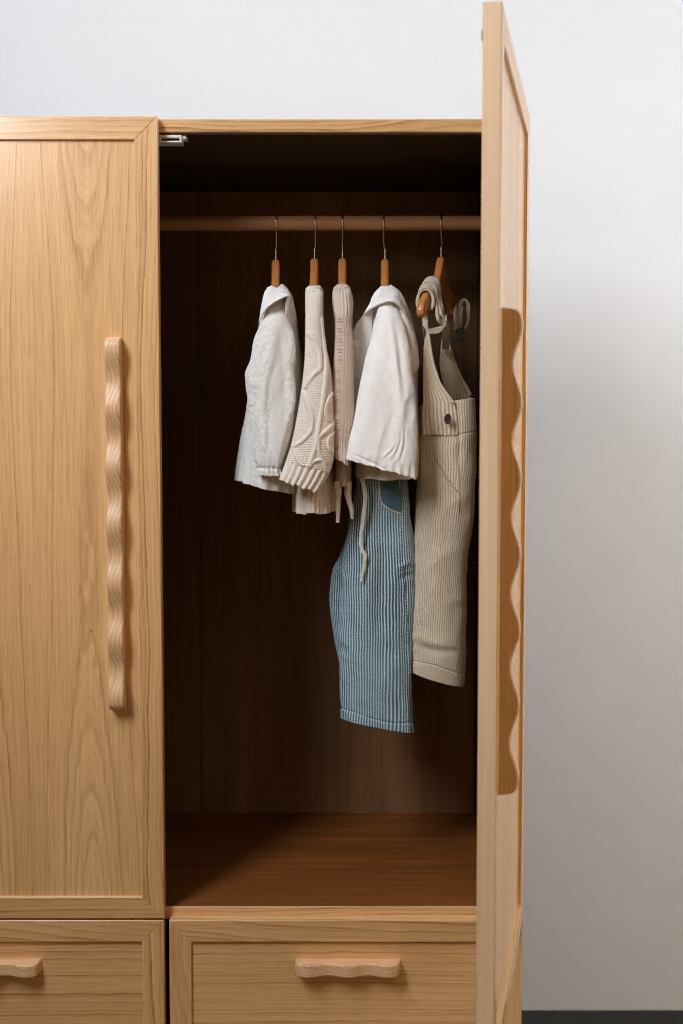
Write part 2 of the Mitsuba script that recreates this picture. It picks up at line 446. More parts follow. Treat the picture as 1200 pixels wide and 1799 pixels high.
a, b = P3(270, 234, .032), P3(319, 250.5, .032)
z1, z0 = zc, b[2]
parts = [box_mesh(a[0], b[0], .030, .062, z1 - .0052, z1, .0006), box_mesh(a[0], b[0], .030, .062, z0, z0 + .0026, .0006),
         box_mesh(b[0] - .0032, b[0], .0302, .0618, z0 + .002, z1 - .004, .0006), box_mesh(P3(280, 240, .032)[0], P3(282.6, 240, .032)[0], .0302, .0618, z0 + .002, z1 - .004, .0006),
         box_mesh(b[0], P3(326.5, 240, .032)[0], .034, .060, z1 - .0062, z1, .0006)]
put(W + '__magnetic_catch', trimesh.util.concatenate(parts), 'bsdf_plastic')
put(W + '__magnetic_catch__magnet', box_mesh(P3(283.5, 240, .032)[0], b[0] - .0045, .036, .058, z0 + .0034, z1 - .0075, .0006), 'bsdf_dark_metal')


# ------------------------------------------------------------------ hangers
def hanger_mesh():
    half = [(0, 0), (.006, -.0005), (.0105, -.004), (.0175, -.018), (.030, -.038), (.055, -.055), (.095, -.072), (.128, -.092), (.140, -.102), (.1445, -.112), (.1425, -.122), (.136, -.126),
            (.126, -.122), (.110, -.112), (.085, -.097), (.05, -.082), (.02, -.074), (0, -.072)]
    poly = Polygon(half + [(-x, z) for x, z in half[-2:0:-1]]).buffer(.001).buffer(.002).buffer(-.003)
    w, lay = .0158, []
    prof = [(-w / 2, .0055), (-w / 2 + .0012, .0025), (-w / 2 + .0035, .0), (w / 2 - .0035, .0), (w / 2 - .0012, .0025), (w / 2, .0055)]
    c = np.array(poly.exterior.coords)[:-1]
    s = np.r_[0, np.cumsum(np.linalg.norm(np.diff(np.vstack([c, c[:1]]), axis=0), axis=1))]
    cc = np.vstack([c, c[:1]])
    tt = np.linspace(0, s[-1], 241)[:-1]
    c = np.stack([np.interp(tt, s, cc[:, i]) for i in (0, 1)], 1)
    t = np.roll(c, -1, 0) - np.roll(c, 1, 0)
    nn = np.stack([t[:, 1], -t[:, 0]], 1)
    nn /= np.linalg.norm(nn, axis=1, keepdims=True)
    if not poly.contains(Point(*(c[30] - nn[30] * .0005))):
        nn = -nn
    V = np.array([[(a, q[0] - m[0] * off, q[1] - m[1] * off) for q, m in zip(c, nn)] for a, off in prof])
    n = len(c)
    v, f = V.reshape(-1, 3), grid_faces(len(prof), n, True)
    ip = Polygon(V[0][:, 1:])
    tv, tf = trimesh.creation.triangulate_polygon(ip, engine='earcut')
    o = len(v)
    vs, fs = [v], [f]
    for a in (-w / 2, w / 2):
        vs.append(np.column_stack([np.full(len(tv), a), tv]))
        fs.append(np.asarray(tf) + o)
        o += len(tv)
    m = trimesh.Trimesh(np.vstack(vs), np.vstack(fs), process=True, merge_norm=True, merge_tex=True)
    trimesh.repair.fix_normals(m)
    return m


HM = hanger_mesh()


def hanger(px, py, rot, label, sway=0.0, bar=False):
    k = nkey('clothes_hanger')
    top = at(px, py, ROD_Y)
    R = trimesh.transformations.rotation_matrix(math.radians(rot), [0, 0, 1])
    A = R.copy()
    A[:3, 3] = top
    m = HM.copy()
    m.apply_transform(A)
    put(k + '__yoke', m, 'bsdf_hanger', smooth=50)
    dz = rod_z - top[2]
    q = [(0, 0, -.006), (0, 0, .02), (sway * .6, -.001, dz - .046)] + [(sway, -.009, dz - .026), (sway, -.0150, dz - .008)]
    q += [(sway, -.0160 * math.cos(g), dz + .0160 * math.sin(g)) for g in np.radians([10, 40, 70, 90, 110, 140, 170, 195])]
    q += [(sway, .0125, dz - .011)]
    pts = curve(q, 70) @ R[:3, :3].T + top
    pts[:, 1] = np.where(pts[:, 2] > rod_z - .03, pts[:, 1], pts[:, 1])
    put(k + '__hook', tube(pts, .0016, 10), 'bsdf_steel', smooth=True)
    if bar:
        b = np.array([[0, y, -.108] for y in np.linspace(-.126, .126, 12)]) @ R[:3, :3].T + top
        put(k + '__crossbar', tube(b, .0048, 14), 'bsdf_hanger', smooth=40)
    thing(k, label, 'clothes hanger', 'wooden hangers on the clothes rail')
    return k, A


# ------------------------------------------------------------------ garments
class Loft:
    """A tube of cloth: levels (xl, yl, xr, yr, y, half_depth[, power]) in the photograph's pixels at depth y. Vertices carry U (metres round, 0 at the front), V (metres down),
    PX, PY (where the undisplaced vertex lies in the photograph) and front (how much it faces the camera)."""

    def __init__(self, levels, res=.0016, disp=None, hem=.0022, close_top=True, nu=None, open_top=False, power=2.3, straight=None, wave=True, wavy=0.0):
        lv = [tuple(l) + (power,) * (7 - len(l)) for l in levels]
        L = np.array([at(l[0], l[1], l[4]) for l in lv])
        R = np.array([at(l[2], l[3], l[4]) for l in lv])
        C, A = (L + R) / 2, (R - L) / 2
        s = np.r_[0, np.cumsum(np.linalg.norm(np.diff(C, axis=0), axis=1))]
        nv = int(s[-1] / res) + 2
        t = np.linspace(0, s[-1], nv)
        data = np.column_stack([C, A, [l[5] for l in lv], [l[6] for l in lv]])
        D = PchipInterpolator(s, data)(t)
        C, A, Yd, pw = D[:, :3], D[:, 3:6], D[:, 6], D[:, 7]
        per = 4 * np.sqrt((np.linalg.norm(A, axis=1) ** 2 + Yd ** 2) / 2) * 1.35
        nu = nu or int(per.max() / res)
        ph = np.linspace(0, 2 * np.pi, 721) + np.pi / 2
        base = np.zeros((nv, nu, 3))
        for i in range(nv):
            e = 2 / pw[i]
            c, sn = np.cos(ph), np.sin(ph)
            p = C[i] + np.outer(np.sign(c) * np.abs(c) ** e, A[i]) + np.outer(np.sign(sn) * np.abs(sn) ** e, [0, Yd[i], 0])
            l = np.r_[0, np.cumsum(np.linalg.norm(np.diff(p, axis=0), axis=1))]
            q = np.linspace(0, l[-1], nu + 1)[:-1]
            base[i] = np.stack([np.interp(q, l, p[:, j]) for j in range(3)], 1)
            per[i] = l[-1]
        self.nv, self.nu, self.per = nv, nu, per
        S = np.broadcast_to(np.arange(nu) / nu, (nv, nu))
        self.U = (S - .5) * per[:, None]
        self.Uc = (S - .5) * per.mean()
        if straight:
            self.Uc = self.U + C[:, :1]
        self.V = np.broadcast_to(t[:, None], (nv, nu)).copy()
        self.PX, self.PY = proj(base)
        if straight:
            xf = np.interp(self.PY, *straight)
            self.Uc = self.Uc - .012 * np.clip((self.PX - xf) / 30, 0, 1) * np.clip((self.PY - 880) / 400, 0, 1)
        self.Uc = self.Uc + wavy * (meshkit.fbm(np.stack([self.U * 9 + 20, self.V * 11 + 20, np.full_like(self.U, 2.5)], -1), 3, 6) - .5)
        self.T = self.V / s[-1]
        ang = np.arange(nu) / nu * 2 * np.pi
        hw = meshkit.fbm(np.stack([3.2 * np.cos(ang) + 9, 3.2 * np.sin(ang) + 9, np.full(nu, base[0, 0, 0] * 40)], -1), 3, 3) - .5
        base[..., 2] += .009 * hw * np.clip((self.T - .7) / .3, 0, 1) ** 2 if wave else 0
        n = self.normals(base, C)
        self.front = np.clip(-n[..., 1], 0, 1)
        self.base = base
        d = disp(self) if disp else 0
        P = base + n * np.asarray(d)[..., None] if disp else base
        self.P, self.n, self.C = P, self.normals(P, C), C
        rows, U, V = [P], [self.Uc], [self.V]
        if hem:
            for k, (off, up) in enumerate(((hem, 0), (hem * 1.6, .004), (hem * 2, .03), (hem * 2, .09))):
                i = max(0, nv - 1 - int(up / (t[1] - t[0])))
                rows.append((P[i] - self.n[i] * off)[None])
                U.append(self.Uc[i][None])
                V.append(self.V[i][None])
        if open_top:
            top = [((P[min(nv - 1, int(up / (t[1] - t[0])))] - self.n[min(nv - 1, int(up / (t[1] - t[0])))] * off)[None], up) for off, up in ((.005, .09), (.004, .03), (.0035, .004), (.0022, 0))]
            rows = [a for a, _ in top] + rows
            U = [self.Uc[:1]] * 4 + U
            V = [self.V[:1]] * 4 + V
        G = np.vstack(rows)
        v = G.reshape(-1, 3)
        uv = np.stack([np.vstack(U).ravel() + 5, np.vstack(V).ravel() + 5], 1)
        f = grid_faces(len(G), nu, True)
        if close_top and not open_top:
            j = np.arange(nu)
            f = np.vstack([f, np.stack([np.full(nu, len(v)), (j + 1) % nu, j], 1)])
            v = np.vstack([v, G[0].mean(0)[None] + [0, 0, .001]])
            uv = np.vstack([uv, [5, 5]])
        self.v, self.f, self.uv = v, f, uv

    @staticmethod
    def normals(P, C):
        du = np.roll(P, -1, 1) - np.roll(P, 1, 1)
        dv = np.gradient(P, axis=0)
        n = np.cross(du, dv)
        n /= np.linalg.norm(n, axis=-1, keepdims=True) + 1e-12
        sg = np.sign(((P - P.mean(1, keepdims=True)) * n).sum(-1).mean(1))[:, None, None]
        return n * np.where(sg == 0, 1, sg)

    def put(self, key, mat, label=None):
        return put(key, (self.v, self.f), mat, smooth=True, uv=self.uv, label=label)

    def patch(self, key, mat, poly, off=.0016, label=None):
        """A second layer of cloth on the front, inside a polygon of pixels, with turned-in edges."""
        Pg = Polygon(poly)
        inside = shapely.contains_xy(Pg, self.PX, self.PY) & (self.front > .02)
        d = shapely.distance(shapely.points(self.PX, self.PY), Pg.exterior)
        q = inside[:-1, :] & inside[1:, :] & np.roll(inside, -1, 1)[:-1, :] & np.roll(inside, -1, 1)[1:, :]
        i, j = np.nonzero(q)
        a, b = i * self.nu + j, i * self.nu + (j + 1) % self.nu
        f = np.stack([a, b, b + self.nu, a, b + self.nu, a + self.nu], 1).reshape(-1, 3)
        P = self.P + self.n * (off * np.clip(d / 1.6, 0.1, 1))[..., None]
        used, inv = np.unique(f, return_inverse=True)
        uv = np.stack([self.Uc.ravel() + 5, self.V.ravel() + 5], 1)
        return put(key, (P.reshape(-1, 3)[used], inv.reshape(-1, 3)), mat, smooth=True, uv=uv[used], label=label)


def seg_dist(PX, PY, pts):
    ln = shapely.LineString(curve(pts, 60) if len(pts) > 2 else pts)
    return shapely.distance(shapely.points(PX, PY), ln)


def fold(L, pts, w, amp):
    """A fold (ridge, or groove when amp < 0) on the front along a line of pixels that dies out towards its ends; w in pixels, amp in metres."""
    ln = shapely.LineString(curve(pts, 60) if len(pts) > 2 else pts)
    wx = 3 * (meshkit.fbm(np.stack([L.PX * .03, L.PY * .03, np.full_like(L.PX, pts[0][0])], -1), 2, 4) - .5)
    P = shapely.points(L.PX + wx, L.PY)
    s = shapely.line_locate_point(ln, P, normalized=True)
    t = np.sin(np.pi * np.clip(s, 0, 1)) ** .7
    return .8 * amp * t * np.exp(-(shapely.distance(P, ln) / (1.25 * w)) ** 2) * np.clip(L.front * 2, 0, 1)


def wrinkle(L, fu, fv, seed, amp, tilt=0.0):
    """Creases: ridged noise, stretched and warped."""
    u, v = L.U + tilt * L.V, L.V
    wu = meshkit.noise(np.stack([u * fu * .6 + 9, v * fv * .6 + 9, np.full_like(u, seed + .5)], -1), seed) - .5
    n = meshkit.fbm(np.stack([u * fu + 50 + 1.2 * wu, v * fv + 50 + wu, np.full_like(u, seed * 3.1)], -1), 2, seed)
    return amp * ((1 - np.sqrt((2 * n - 1) ** 2 + .012)) ** 3 - .3)


def nz(L, fu, fv, seed, oct=3):
    return meshkit.fbm(np.stack([L.U * fu + 50, L.V * fv + 50, np.full_like(L.U, seed * 7.3)], -1), oct, seed) - .5


def stitches(L, p, q, amp):
    """Plain knitting: columns of V stitches."""
    u = L.Uc / p
    fr = np.abs(u - np.floor(u) - .5) * 2
    return amp * (.55 * np.cos(np.pi * fr) * -1 + .6 * np.cos(2 * np.pi * (L.V / q + .45 * fr)))


def purl(L, p, q, amp):
    r = np.floor(L.V / q)
    return amp * (np.cos(2 * np.pi * L.V / q) * .8 + .6 * np.cos(2 * np.pi * (L.Uc / p + .5 * (r % 2))))


def rib(L, per, amp):
    return amp * (np.abs(np.cos(np.pi * L.Uc / per)) - .6)


def ramp(a, b, x):
    t = np.clip((x - a) / (b - a), 0, 1)
    return t * t * (3 - 2 * t)


# --- 1: white eyelet blouse
def eyelet(L, amp, f=1):
    """Raised embroidery: small scattered motifs and ladder rows."""
    n1 = meshkit.noise(np.stack([L.Uc * 260 * f, L.V * 200 * f, np.full_like(L.U, 3.)], -1), 5)
    return amp * (ramp(.58, .72, n1) - .6 * ramp(.40, .28, n1))


def d_blouse_body(L):
    return .005 * nz(L, 45, 5, 2) + wrinkle(L, 34, 3.5, 8, .006) + wrinkle(L, 60, 9, 3, .0014) + eyelet(L, .0005) + .003 * np.cos(L.Uc * 2 * np.pi / .022) * ramp(.75, 1, L.T)


def d_blouse_sleeve(L):
    d = .004 * nz(L, 30, 5, 5) + wrinkle(L, 26, 3.2, 9, .008, .1) + wrinkle(L, 50, 14, 6, .0028, .25)
    d = d + fold(L, [(484, 575), (474, 640), (462, 720), (458, 800)], 4.5, .004) + fold(L, [(489, 560), (498, 640), (503, 720), (497, 800)], 6, -.004)
    d = d + fold(L, [(474, 640), (470, 740), (476, 815)], 5, -.0035) + fold(L, [(452, 660), (452, 720), (450, 800)], 4, .003) + fold(L, [(458, 770), (480, 820)], 3, .003) + fold(L, [(470, 765), (486, 815)], 2.5, -.003)
    m = ramp(500, 506, L.PX) + ramp(456, 450, L.PX) * ramp(640, 700, L.PY) + np.exp(-((L.PX - 472 + .30 * (L.PY - 560)) / 9) ** 2) * ramp(640, 600, L.PY)
    d = d + eyelet(L, .0007) * np.clip(m, 0, 1)
    d = d + .0022 * np.cos(L.Uc * 2 * np.pi / .011) * ramp(812, 826, L.PY)
    return d - .003 * np.exp(-((L.PY - 822) / 3) ** 2)


def collar_mesh(L, rows, res=.0014, thick=.0022, seed=1):
    """Sheet through rows of 3-D points (top edge to bottom edge), smoothed, with thickness."""
    R = np.array([curve(r, 60) for r in rows])
    t = np.r_[0, np.cumsum(np.linalg.norm(np.diff(R.mean(1), axis=0), axis=1))]
    S = PchipInterpolator(t, R, axis=0)(np.linspace(0, t[-1], 40))
    n = np.cross(np.gradient(S, axis=1), np.gradient(S, axis=0))
    n /= np.linalg.norm(n, axis=-1, keepdims=True) + 1e-12
    w = meshkit.fbm(S * 90, 2, seed)[..., None] - .5
    A, B = S + n * (.0022 * w + thick / 2), S + n * (.0022 * w - thick / 2)
    v = np.vstack([A.reshape(-1, 3), B.reshape(-1, 3)])
    f = grid_faces(40, 60)
    o = 2400
    e = []
    idx = np.arange(2400).reshape(40, 60)
    for bd in (idx[0], idx[-1], idx[:, 0], idx[:, -1]):
        e += [[a, b, b + o] for a, b in zip(bd[:-1], bd[1:])] + [[a, b + o, a + o] for a, b in zip(bd[:-1], bd[1:])]
    return v, np.vstack([f, f + o, np.array(e)]), np.stack([v[:, 0] + 5, v[:, 2] + 5], 1)


def put_sheet(key, mat, rows, thick=.0022, seed=1, label=None):
    v, f, uv = collar_mesh(None, rows, thick=thick, seed=seed)
    return put(key, (v, f), mat, smooth=True, uv=uv, label=label)


hanger(484.5, 456.5, 2, 'first wooden hanger from the left, holding the white lace blouse', .001)
g = thing('blouse', 'white lace blouse with a folded collar, leftmost garment on the rail', 'blouse', None)
Loft([(476, 505, 500, 505, .29, .035), (472, 516, 509, 516, .29, .07), (467, 540, 516, 540, .285, .118), (458, 580, 521, 580, .28, .128), (447, 640, 529, 640, .28, .13), (436, 720, 531, 720, .28, .13),
      (424, 780, 529, 785, .28, .132), (417.5, 841, 527, 864, .28, .134)], .0016, d_blouse_body).put(g + '__body', 'bsdf_lace')
Loft([(478, 524, 496, 524, .172, .012), (470, 542, 503, 542, .158, .018), (461, 566, 509, 566, .148, .020), (449, 600, 518, 597, .143, .020), (442, 632, 519, 622, .140, .020), (430.5, 662, 516, 655, .138, .020),
      (434, 700, 516, 700, .137, .020), (440, 760, 512, 760, .136, .020), (443, 800, 502, 800, .135, .019), (449, 822, 493, 824, .135, .015), (455, 834, 495, 836, .135, .014)], .0012, d_blouse_sleeve).put(g + '__sleeve', 'bsdf_lace')
# folded collar: over the top of the neck and down at the front
put_sheet(g + '__collar', 'bsdf_white', [
    [at(470, 506, .25), at(478, 503, .238), at(490, 503.5, .236), at(501, 507, .25)],
    [at(465, 516, .22), at(478, 513, .190), at(494, 513, .188), at(509, 518, .215)],
    [at(461, 534, .185), at(473, 527, .148), at(493, 521, .140), at(509.5, 520, .165)],
    [at(454, 576, .160), at(466, 546, .128), at(486, 529, .112), at(507, 519.5, .125)]])
put_sheet(g + '__collar', 'bsdf_white', [
    [at(509.5, 519, .20), at(507, 519.5, .165), at(505.5, 520, .128)],
    [at(507.5, 536, .20), at(505.5, 536, .165), at(502.5, 535, .126)],
    [at(505.5, 560, .20), at(504.5, 558, .17), at(502.5, 552, .132)]], seed=3)


# --- 2: cream cable cardigan
def cable(L, pts, w, amp):
    x = curve(pts, 200)
    ln = shapely.LineString(x)
    P = shapely.points(L.PX, L.PY)
    d = shapely.distance(P, ln)
    s = shapely.line_locate_point(ln, P)
    h = np.sqrt(np.clip(1 - (d / w) ** 2, 0, 1))
    return amp * h * (1 + .16 * np.cos(2 * np.pi * (s / 3.1 + d / 5.0)) - .35 * np.exp(-(d / 1.0) ** 2) - .28 * np.exp(-((d - w * .62) / .8) ** 2)) * np.clip(L.front * 3, 0, 1)


def d_cardigan_sleeve(L):
    d = .0025 * nz(L, 22, 6, 8)
    paths = [([(541, 585), (552, 598), (562, 622), (563, 645), (550, 660), (537, 680)], 3.6), ([(533, 690), (542, 712), (549, 735), (548, 752), (536, 770), (516, 784)], 3.6), ([(518, 790), (524, 808), (533, 822)], 3.0),
             ([(566, 560), (570, 600), (573, 640), (569, 690), (563, 730), (555, 780), (545, 812), (540, 822)], 3.6),
             ([(585, 690), (574, 708), (571, 722), (578, 736), (585, 742)], 3.2), ([(586, 744), (572, 758), (559, 772), (559, 787), (566, 806), (575, 828)], 3.6),
             ([(586, 760), (576, 776), (583, 794)], 2.8), ([(543, 824), (553, 810), (564, 808)], 2.8)]
    c = np.zeros_like(d)
    for p, w in paths:
        c = np.maximum(c, cable(L, p, w, .0050))
    ycuff = 810 + .285 * (L.PX - 504)
    k = ramp(ycuff - 1.5, ycuff + 2.5, L.PY)
    plain = ramp(562, 548, L.PY)
    bg = purl(L, .0050, .0044, .0011)
    st = stitches(L, .0046, .0038, .0017)
    body = np.where(c > .0006, c, bg * (1 - plain) + .7 * st * plain + c)
    return d + body * (1 - k) + (rib(L, .0098, .0052) - .001 + stitches(L, .0049, .0036, .00025)) * k


def d_cardigan_body(L):
    k = ramp(846, 850, L.PY)
    d = .005 * nz(L, 24, 5, 11)
    return d + stitches(L, .0046, .0038, .0006) * (1 - k) + rib(L, .0092, .0042) * k + .004 * np.cos(L.Uc * 2 * np.pi / .043 + 1) * ramp(.7, 1, L.T)


hanger(552.5, 454.5, -1, 'second wooden hanger from the left, holding the cream cable cardigan', .002)
g = thing('cardigan', 'cream cable knit cardigan between the white blouse and the pinkish beige sweater', 'cardigan')
Loft([(543, 503.5, 562, 503.5, .285, .035), (538, 511, 567, 511, .285, .075), (537.5, 530, 567, 530, .28, .118), (538, 560, 568, 560, .28, .13), (538, 640, 576, 640, .28, .132), (536, 720, 583, 720, .28, .132),
      (528, 800, 587, 800, .28, .134), (519, 870, 588, 865, .28, .136), (520, 896, 588.5, 893, .28, .142)], .0012, d_cardigan_body).put(g + '__body', 'bsdf_cream')
Loft([(541, 509, 563, 509, .16, .012), (537.5, 520, 567, 520, .150, .020), (537.5, 555, 567, 555, .140, .026), (537.0, 610, 572.5, 610, .132, .030), (533, 662, 582, 655, .126, .034), (525, 718, 585.5, 712, .122, .036),
      (514, 775, 587, 772, .118, .036), (503, 812, 584, 815, .115, .033), (491.8, 842.5, 557.7, 864.5, .112, .026, 2.8)], .00085, d_cardigan_sleeve).put(g + '__sleeve', 'bsdf_cream')


# --- 3: blush sweater
def d_blush_sleeve(L):
    k = ramp(786, 790, L.PY)
    top = ramp(560, 548, L.PY)
    d = .0022 * nz(L, 22, 7, 14)
    st = stitches(L, .0052, .0046, .0021)
    lad = np.exp(-((L.PX - 597 + .02 * (L.PY - 560)) / 3) ** 2)
    st = st + lad * .0030 * np.cos(2 * np.pi * L.V / .0062) * .8 - .0010 * lad
    return d + st * (1 - k) * (1 - top) + rib(L, .0072, .0024) * np.maximum(k, top)


def d_blush_body(L):
    k = ramp(836, 840, L.PY)
    return .004 * nz(L, 24, 6, 16) + stitches(L, .0046, .0040, .0008) * (1 - k) + rib(L, .0075, .0026) * k


hanger(601.5, 454.5, 0, 'third wooden hanger from the left, holding the pinkish beige sweater', .0)
g = thing('sweater', 'pinkish beige knitted sweater between the cream cardigan and the white shirt', 'sweater')
Loft([(592, 502, 611, 502, .285, .035), (586, 510, 617, 510, .285, .075), (584.5, 530, 620, 530, .28, .115), (587, 560, 619, 560, .28, .128), (588, 640, 621, 640, .28, .13), (588, 740, 621, 740, .28, .13),
      (588, 820, 617, 815, .275, .13), (588.5, 852, 616, 848, .275, .132)], .0012, d_blush_body).put(g + '__body', 'bsdf_blush')
Loft([(588, 508, 614, 508, .165, .012), (586, 520, 616.5, 517, .155, .020), (587, 540, 618, 540, .150, .024), (590, 562, 616, 566, .145, .026), (589.5, 600, 620, 605, .142, .026), (584, 690, 621, 680, .138, .028),
      (584, 743, 622, 730, .135, .028), (587, 783, 614, 790, .133, .022), (589, 804, 614, 818, .132, .020)], .00085, d_blush_sleeve).put(g + '__sleeve', 'bsdf_blush')
put_sheet(g + '__front_band', 'bsdf_blush', [[at(588.5, 846, .15), at(590, 846, .146), at(600, 847, .150)], [at(589, 872, .15), at(591, 872, .147), at(599, 862, .152)], [at(591, 900, .152), at(593, 900, .149), at(597, 895, .152)], [at(591, 917, .154), at(593.5, 918, .152), at(596, 917, .154)]], .003, seed=5)
put_sheet(g + '__front_band', 'bsdf_blush', [[at(606, 847, .16), at(613, 847, .152), at(617, 846, .16)], [at(606, 868, .162), at(611, 870, .158), at(616, 872, .162)], [at(614, 892, .165), at(617, 894, .162), at(620, 893, .165)], [at(617, 911, .168), at(619, 912, .166), at(621, 910, .168)]], .003, seed=6)


# --- 4: white linen shirt
def d_shirt_sleeve(L):
    d = .003 * nz(L, 24, 5, 21) + wrinkle(L, 18, 2.4, 27, .0065, .12) + wrinkle(L, 34, 14, 22, .0030, .3) + wrinkle(L, 75, 34, 23, .0015, -.3) + .0005 * nz(L, 400, 300, 23, 2)
    d = d + fold(L, [(679, 548), (692, 600), (700, 680), (712, 760)], 5, .005) + fold(L, [(692, 560), (703, 640), (708, 700)], 5, -.005)
    d = d + fold(L, [(664, 600), (652, 690), (645, 770)], 8, .0035) + fold(L, [(690, 650), (686, 740), (694, 790)], 8, -.003)
    for i in range(6):
        d = d + fold(L, [(668 + 7 * i, 805 + 2 * i), (688 + 4.5 * i, 790 - 3 * i), (702 + 1.5 * i, 764 - 5 * i)], 2.0, .0024 * (-1) ** i)
    d = d + fold(L, [(620, 798), (650, 812), (690, 830)], 2.2, -.0022) + .0015 * np.cos(L.Uc * 2 * np.pi / .012) * ramp(800, 825, L.PY + .1 * (640 - L.PX))
    return d


def d_shirt_body(L):
    return .005 * nz(L, 26, 5, 24) + wrinkle(L, 45, 12, 25, .002) + .004 * np.cos(L.Uc * 2 * np.pi / .05 + 1) * ramp(.6, 1, L.T)


hanger(676.5, 455.5, -2, 'fourth wooden hanger from the left, holding the white linen shirt', -.003)
g = thing('shirt', 'white linen shirt with a large turned down collar, hanging over the striped trousers', 'shirt')
Loft([(668, 504, 690, 504, .29, .035), (658, 516, 702, 516, .29, .075), (648, 545, 718, 545, .288, .115), (640, 580, 728, 580, .285, .128), (634, 640, 731, 640, .28, .13), (631, 700, 732, 695, .28, .132),
      (629, 780, 735, 770, .28, .134), (628, 838, 731.5, 838, .28, .138)], .0016, d_shirt_body).put(g + '__body', 'bsdf_linen')
Loft([(669, 528, 686, 528, .170, .012), (662, 548, 697, 548, .152, .020), (652, 596, 712, 590, .136, .022), (642, 636, 719, 636, .128, .024), (631, 690, 728, 690, .121, .025), (624, 730, 732, 730, .118, .025),
      (614, 782, 733, 775, .115, .024), (611.5, 808, 731, 842, .113, .021)], .0012, d_shirt_sleeve).put(g + '__sleeve', 'bsdf_linen')
put_sheet(g + '__collar', 'bsdf_linen', [
    [at(666, 508, .25), at(674, 503, .238), at(685, 503, .236), at(697, 509, .25)],
    [at(655, 528, .215), at(668, 516, .180), at(688, 516, .176), at(706, 530, .20)],
    [at(638, 556, .185), at(660, 538, .140), at(684, 530, .128), at(712, 552, .150)]], seed=8)
put_sheet(g + '__front_panel', 'bsdf_linen', [
    [at(656, 532, .185), at(650, 542, .182), at(640, 554, .19)],
    [at(653, 570, .185), at(637, 568, .178), at(620, 588, .19)],
    [at(652, 620, .188), at(636, 620, .180), at(620.5, 620, .188)],
    [at(645, 690, .192), at(634, 700, .186), at(621.5, 697, .192)],
    [at(640, 740, .195), at(633, 742, .192), at(626, 738, .195)]], seed=9, label='shaded button front of the shirt')
put_sheet(g + '__yoke', 'bsdf_linen', [
    [at(690, 522, .172), at(700, 530, .158), at(711, 552, .175)],
    [at(700, 560, .162), at(712, 570, .150), at(731, 597, .175)],
    [at(710, 610, .165), at(722, 612, .155), at(735, 640, .178)],
    [at(716, 655, .170), at(719, 657, .168), at(721, 662, .178)]], seed=10)
for px, py in ((626.5, 602.5), (630, 658.5)):
    bt = trimesh.creation.annulus(.0016, .0066, .0022, sections=28)
    bt = trimesh.util.concatenate([bt, trimesh.creation.cylinder(.0050, .0012, sections=24)])
    bt.apply_transform(trimesh.transformations.rotation_matrix(math.pi / 2, [1, 0, 0]))
    bt.apply_translation(at(px, py, .1765))
    put(g + '__button', bt, 'bsdf_white', smooth=40)


# --- 5: striped trousers
def d_trousers(L):
    d = .0035 * nz(L, 22, 6, 31) + wrinkle(L, 16, 4, 35, .006, .1) + wrinkle(L, 26, 18, 32, .0030, -.5)
    d = d + fold(L, [(668, 880), (672, 960), (668, 1080), (676, 1200)], 8, -.0065) + fold(L, [(655, 900), (650, 1000), (640, 1120), (640, 1240)], 14, .006)
    d = d + fold(L, [(690, 920), (694, 990), (686, 1060)], 8, .004) + fold(L, [(676, 1060), (700, 1110), (715, 1130)], 4, .004) + fold(L, [(680, 1130), (696, 1155)], 4, -.004)
    d = d + fold(L, [(694, 1000), (722, 985)], 4, .0045) + fold(L, [(698, 1018), (724, 1008)], 4, -.004) + fold(L, [(700, 1220), (703, 1260)], 4, -.003) + fold(L, [(592, 1110), (612, 1140)], 5, .004)
    d = d + fold(L, [(601, 1110), (606, 1150)], 4, -.003)
    sx = np.interp(L.PY, [900, 985, 1060, 1150, 1290], [704, 706, 713, 719, 720])
    d = d + .0012 * np.exp(-((L.PX - sx + 2.5) / 2.2) ** 2) * (1 + .5 * np.cos(L.V * 2 * np.pi / .006)) - .0018 * np.exp(-((L.PX - sx - 1.2) / 1.0) ** 2)
    yh = np.interp(L.PX, [600, 655, 696, 725], [1259, 1279, 1287, 1285])
    d = d + .0016 * ramp(yh - 16, yh - 14, L.PY) - .002 * np.exp(-((L.PY - yh + 16) / 1.1) ** 2)
    return d


g = thing('trousers', 'blue and white striped denim trousers below the white shirt', 'trousers')
tl = Loft([(628, 824, 712, 822, .245, .036), (626, 866, 716, 850, .245, .036), (610, 937, 722, 915, .242, .037), (604, 968, 727, 950, .240, .038), (601, 1005, 730, 985, .238, .038), (599, 1052, 729, 1040, .236, .037), (597, 1120, 724, 1120, .234, .036),
           (600, 1185, 722, 1195, .232, .034), (601.5, 1260, 725, 1285, .230, .030, 2.6)], .0012, d_trousers, straight=([860, 1000, 1290], [668, 668, 678]), wave=False, wavy=.009)
tl.put(g + '__leg', 'bsdf_stripe')
Loft([(620, 900, 650, 900, .36, .025), (598, 975, 655, 975, .36, .03), (584, 1002, 655, 1002, .36, .034), (579, 1050, 655, 1050, .36, .036), (587, 1120, 660, 1120, .36, .036), (601, 1185, 670, 1190, .355, .036), (606, 1240, 690, 1252, .355, .034)], .0016,
     lambda L: .004 * nz(L, 26, 8, 33) + fold(L, [(592, 1005), (595, 1050)], 4, -.006), straight=([860, 1290], [900, 900])).put(g + '__leg', 'bsdf_stripe')
tl.patch(g + '__pocket', 'bsdf_denim', [(667, 838), (668, 872), (672, 884), (682, 893), (704, 901), (705, 880), (700, 846), (692, 836)], .0010, label='plain blue pocket lining')
mp = [(668, 874), (672, 886), (684, 895), (704.5, 903.5)]
b = np.array([at(x, y, 0) for x, y in mp])


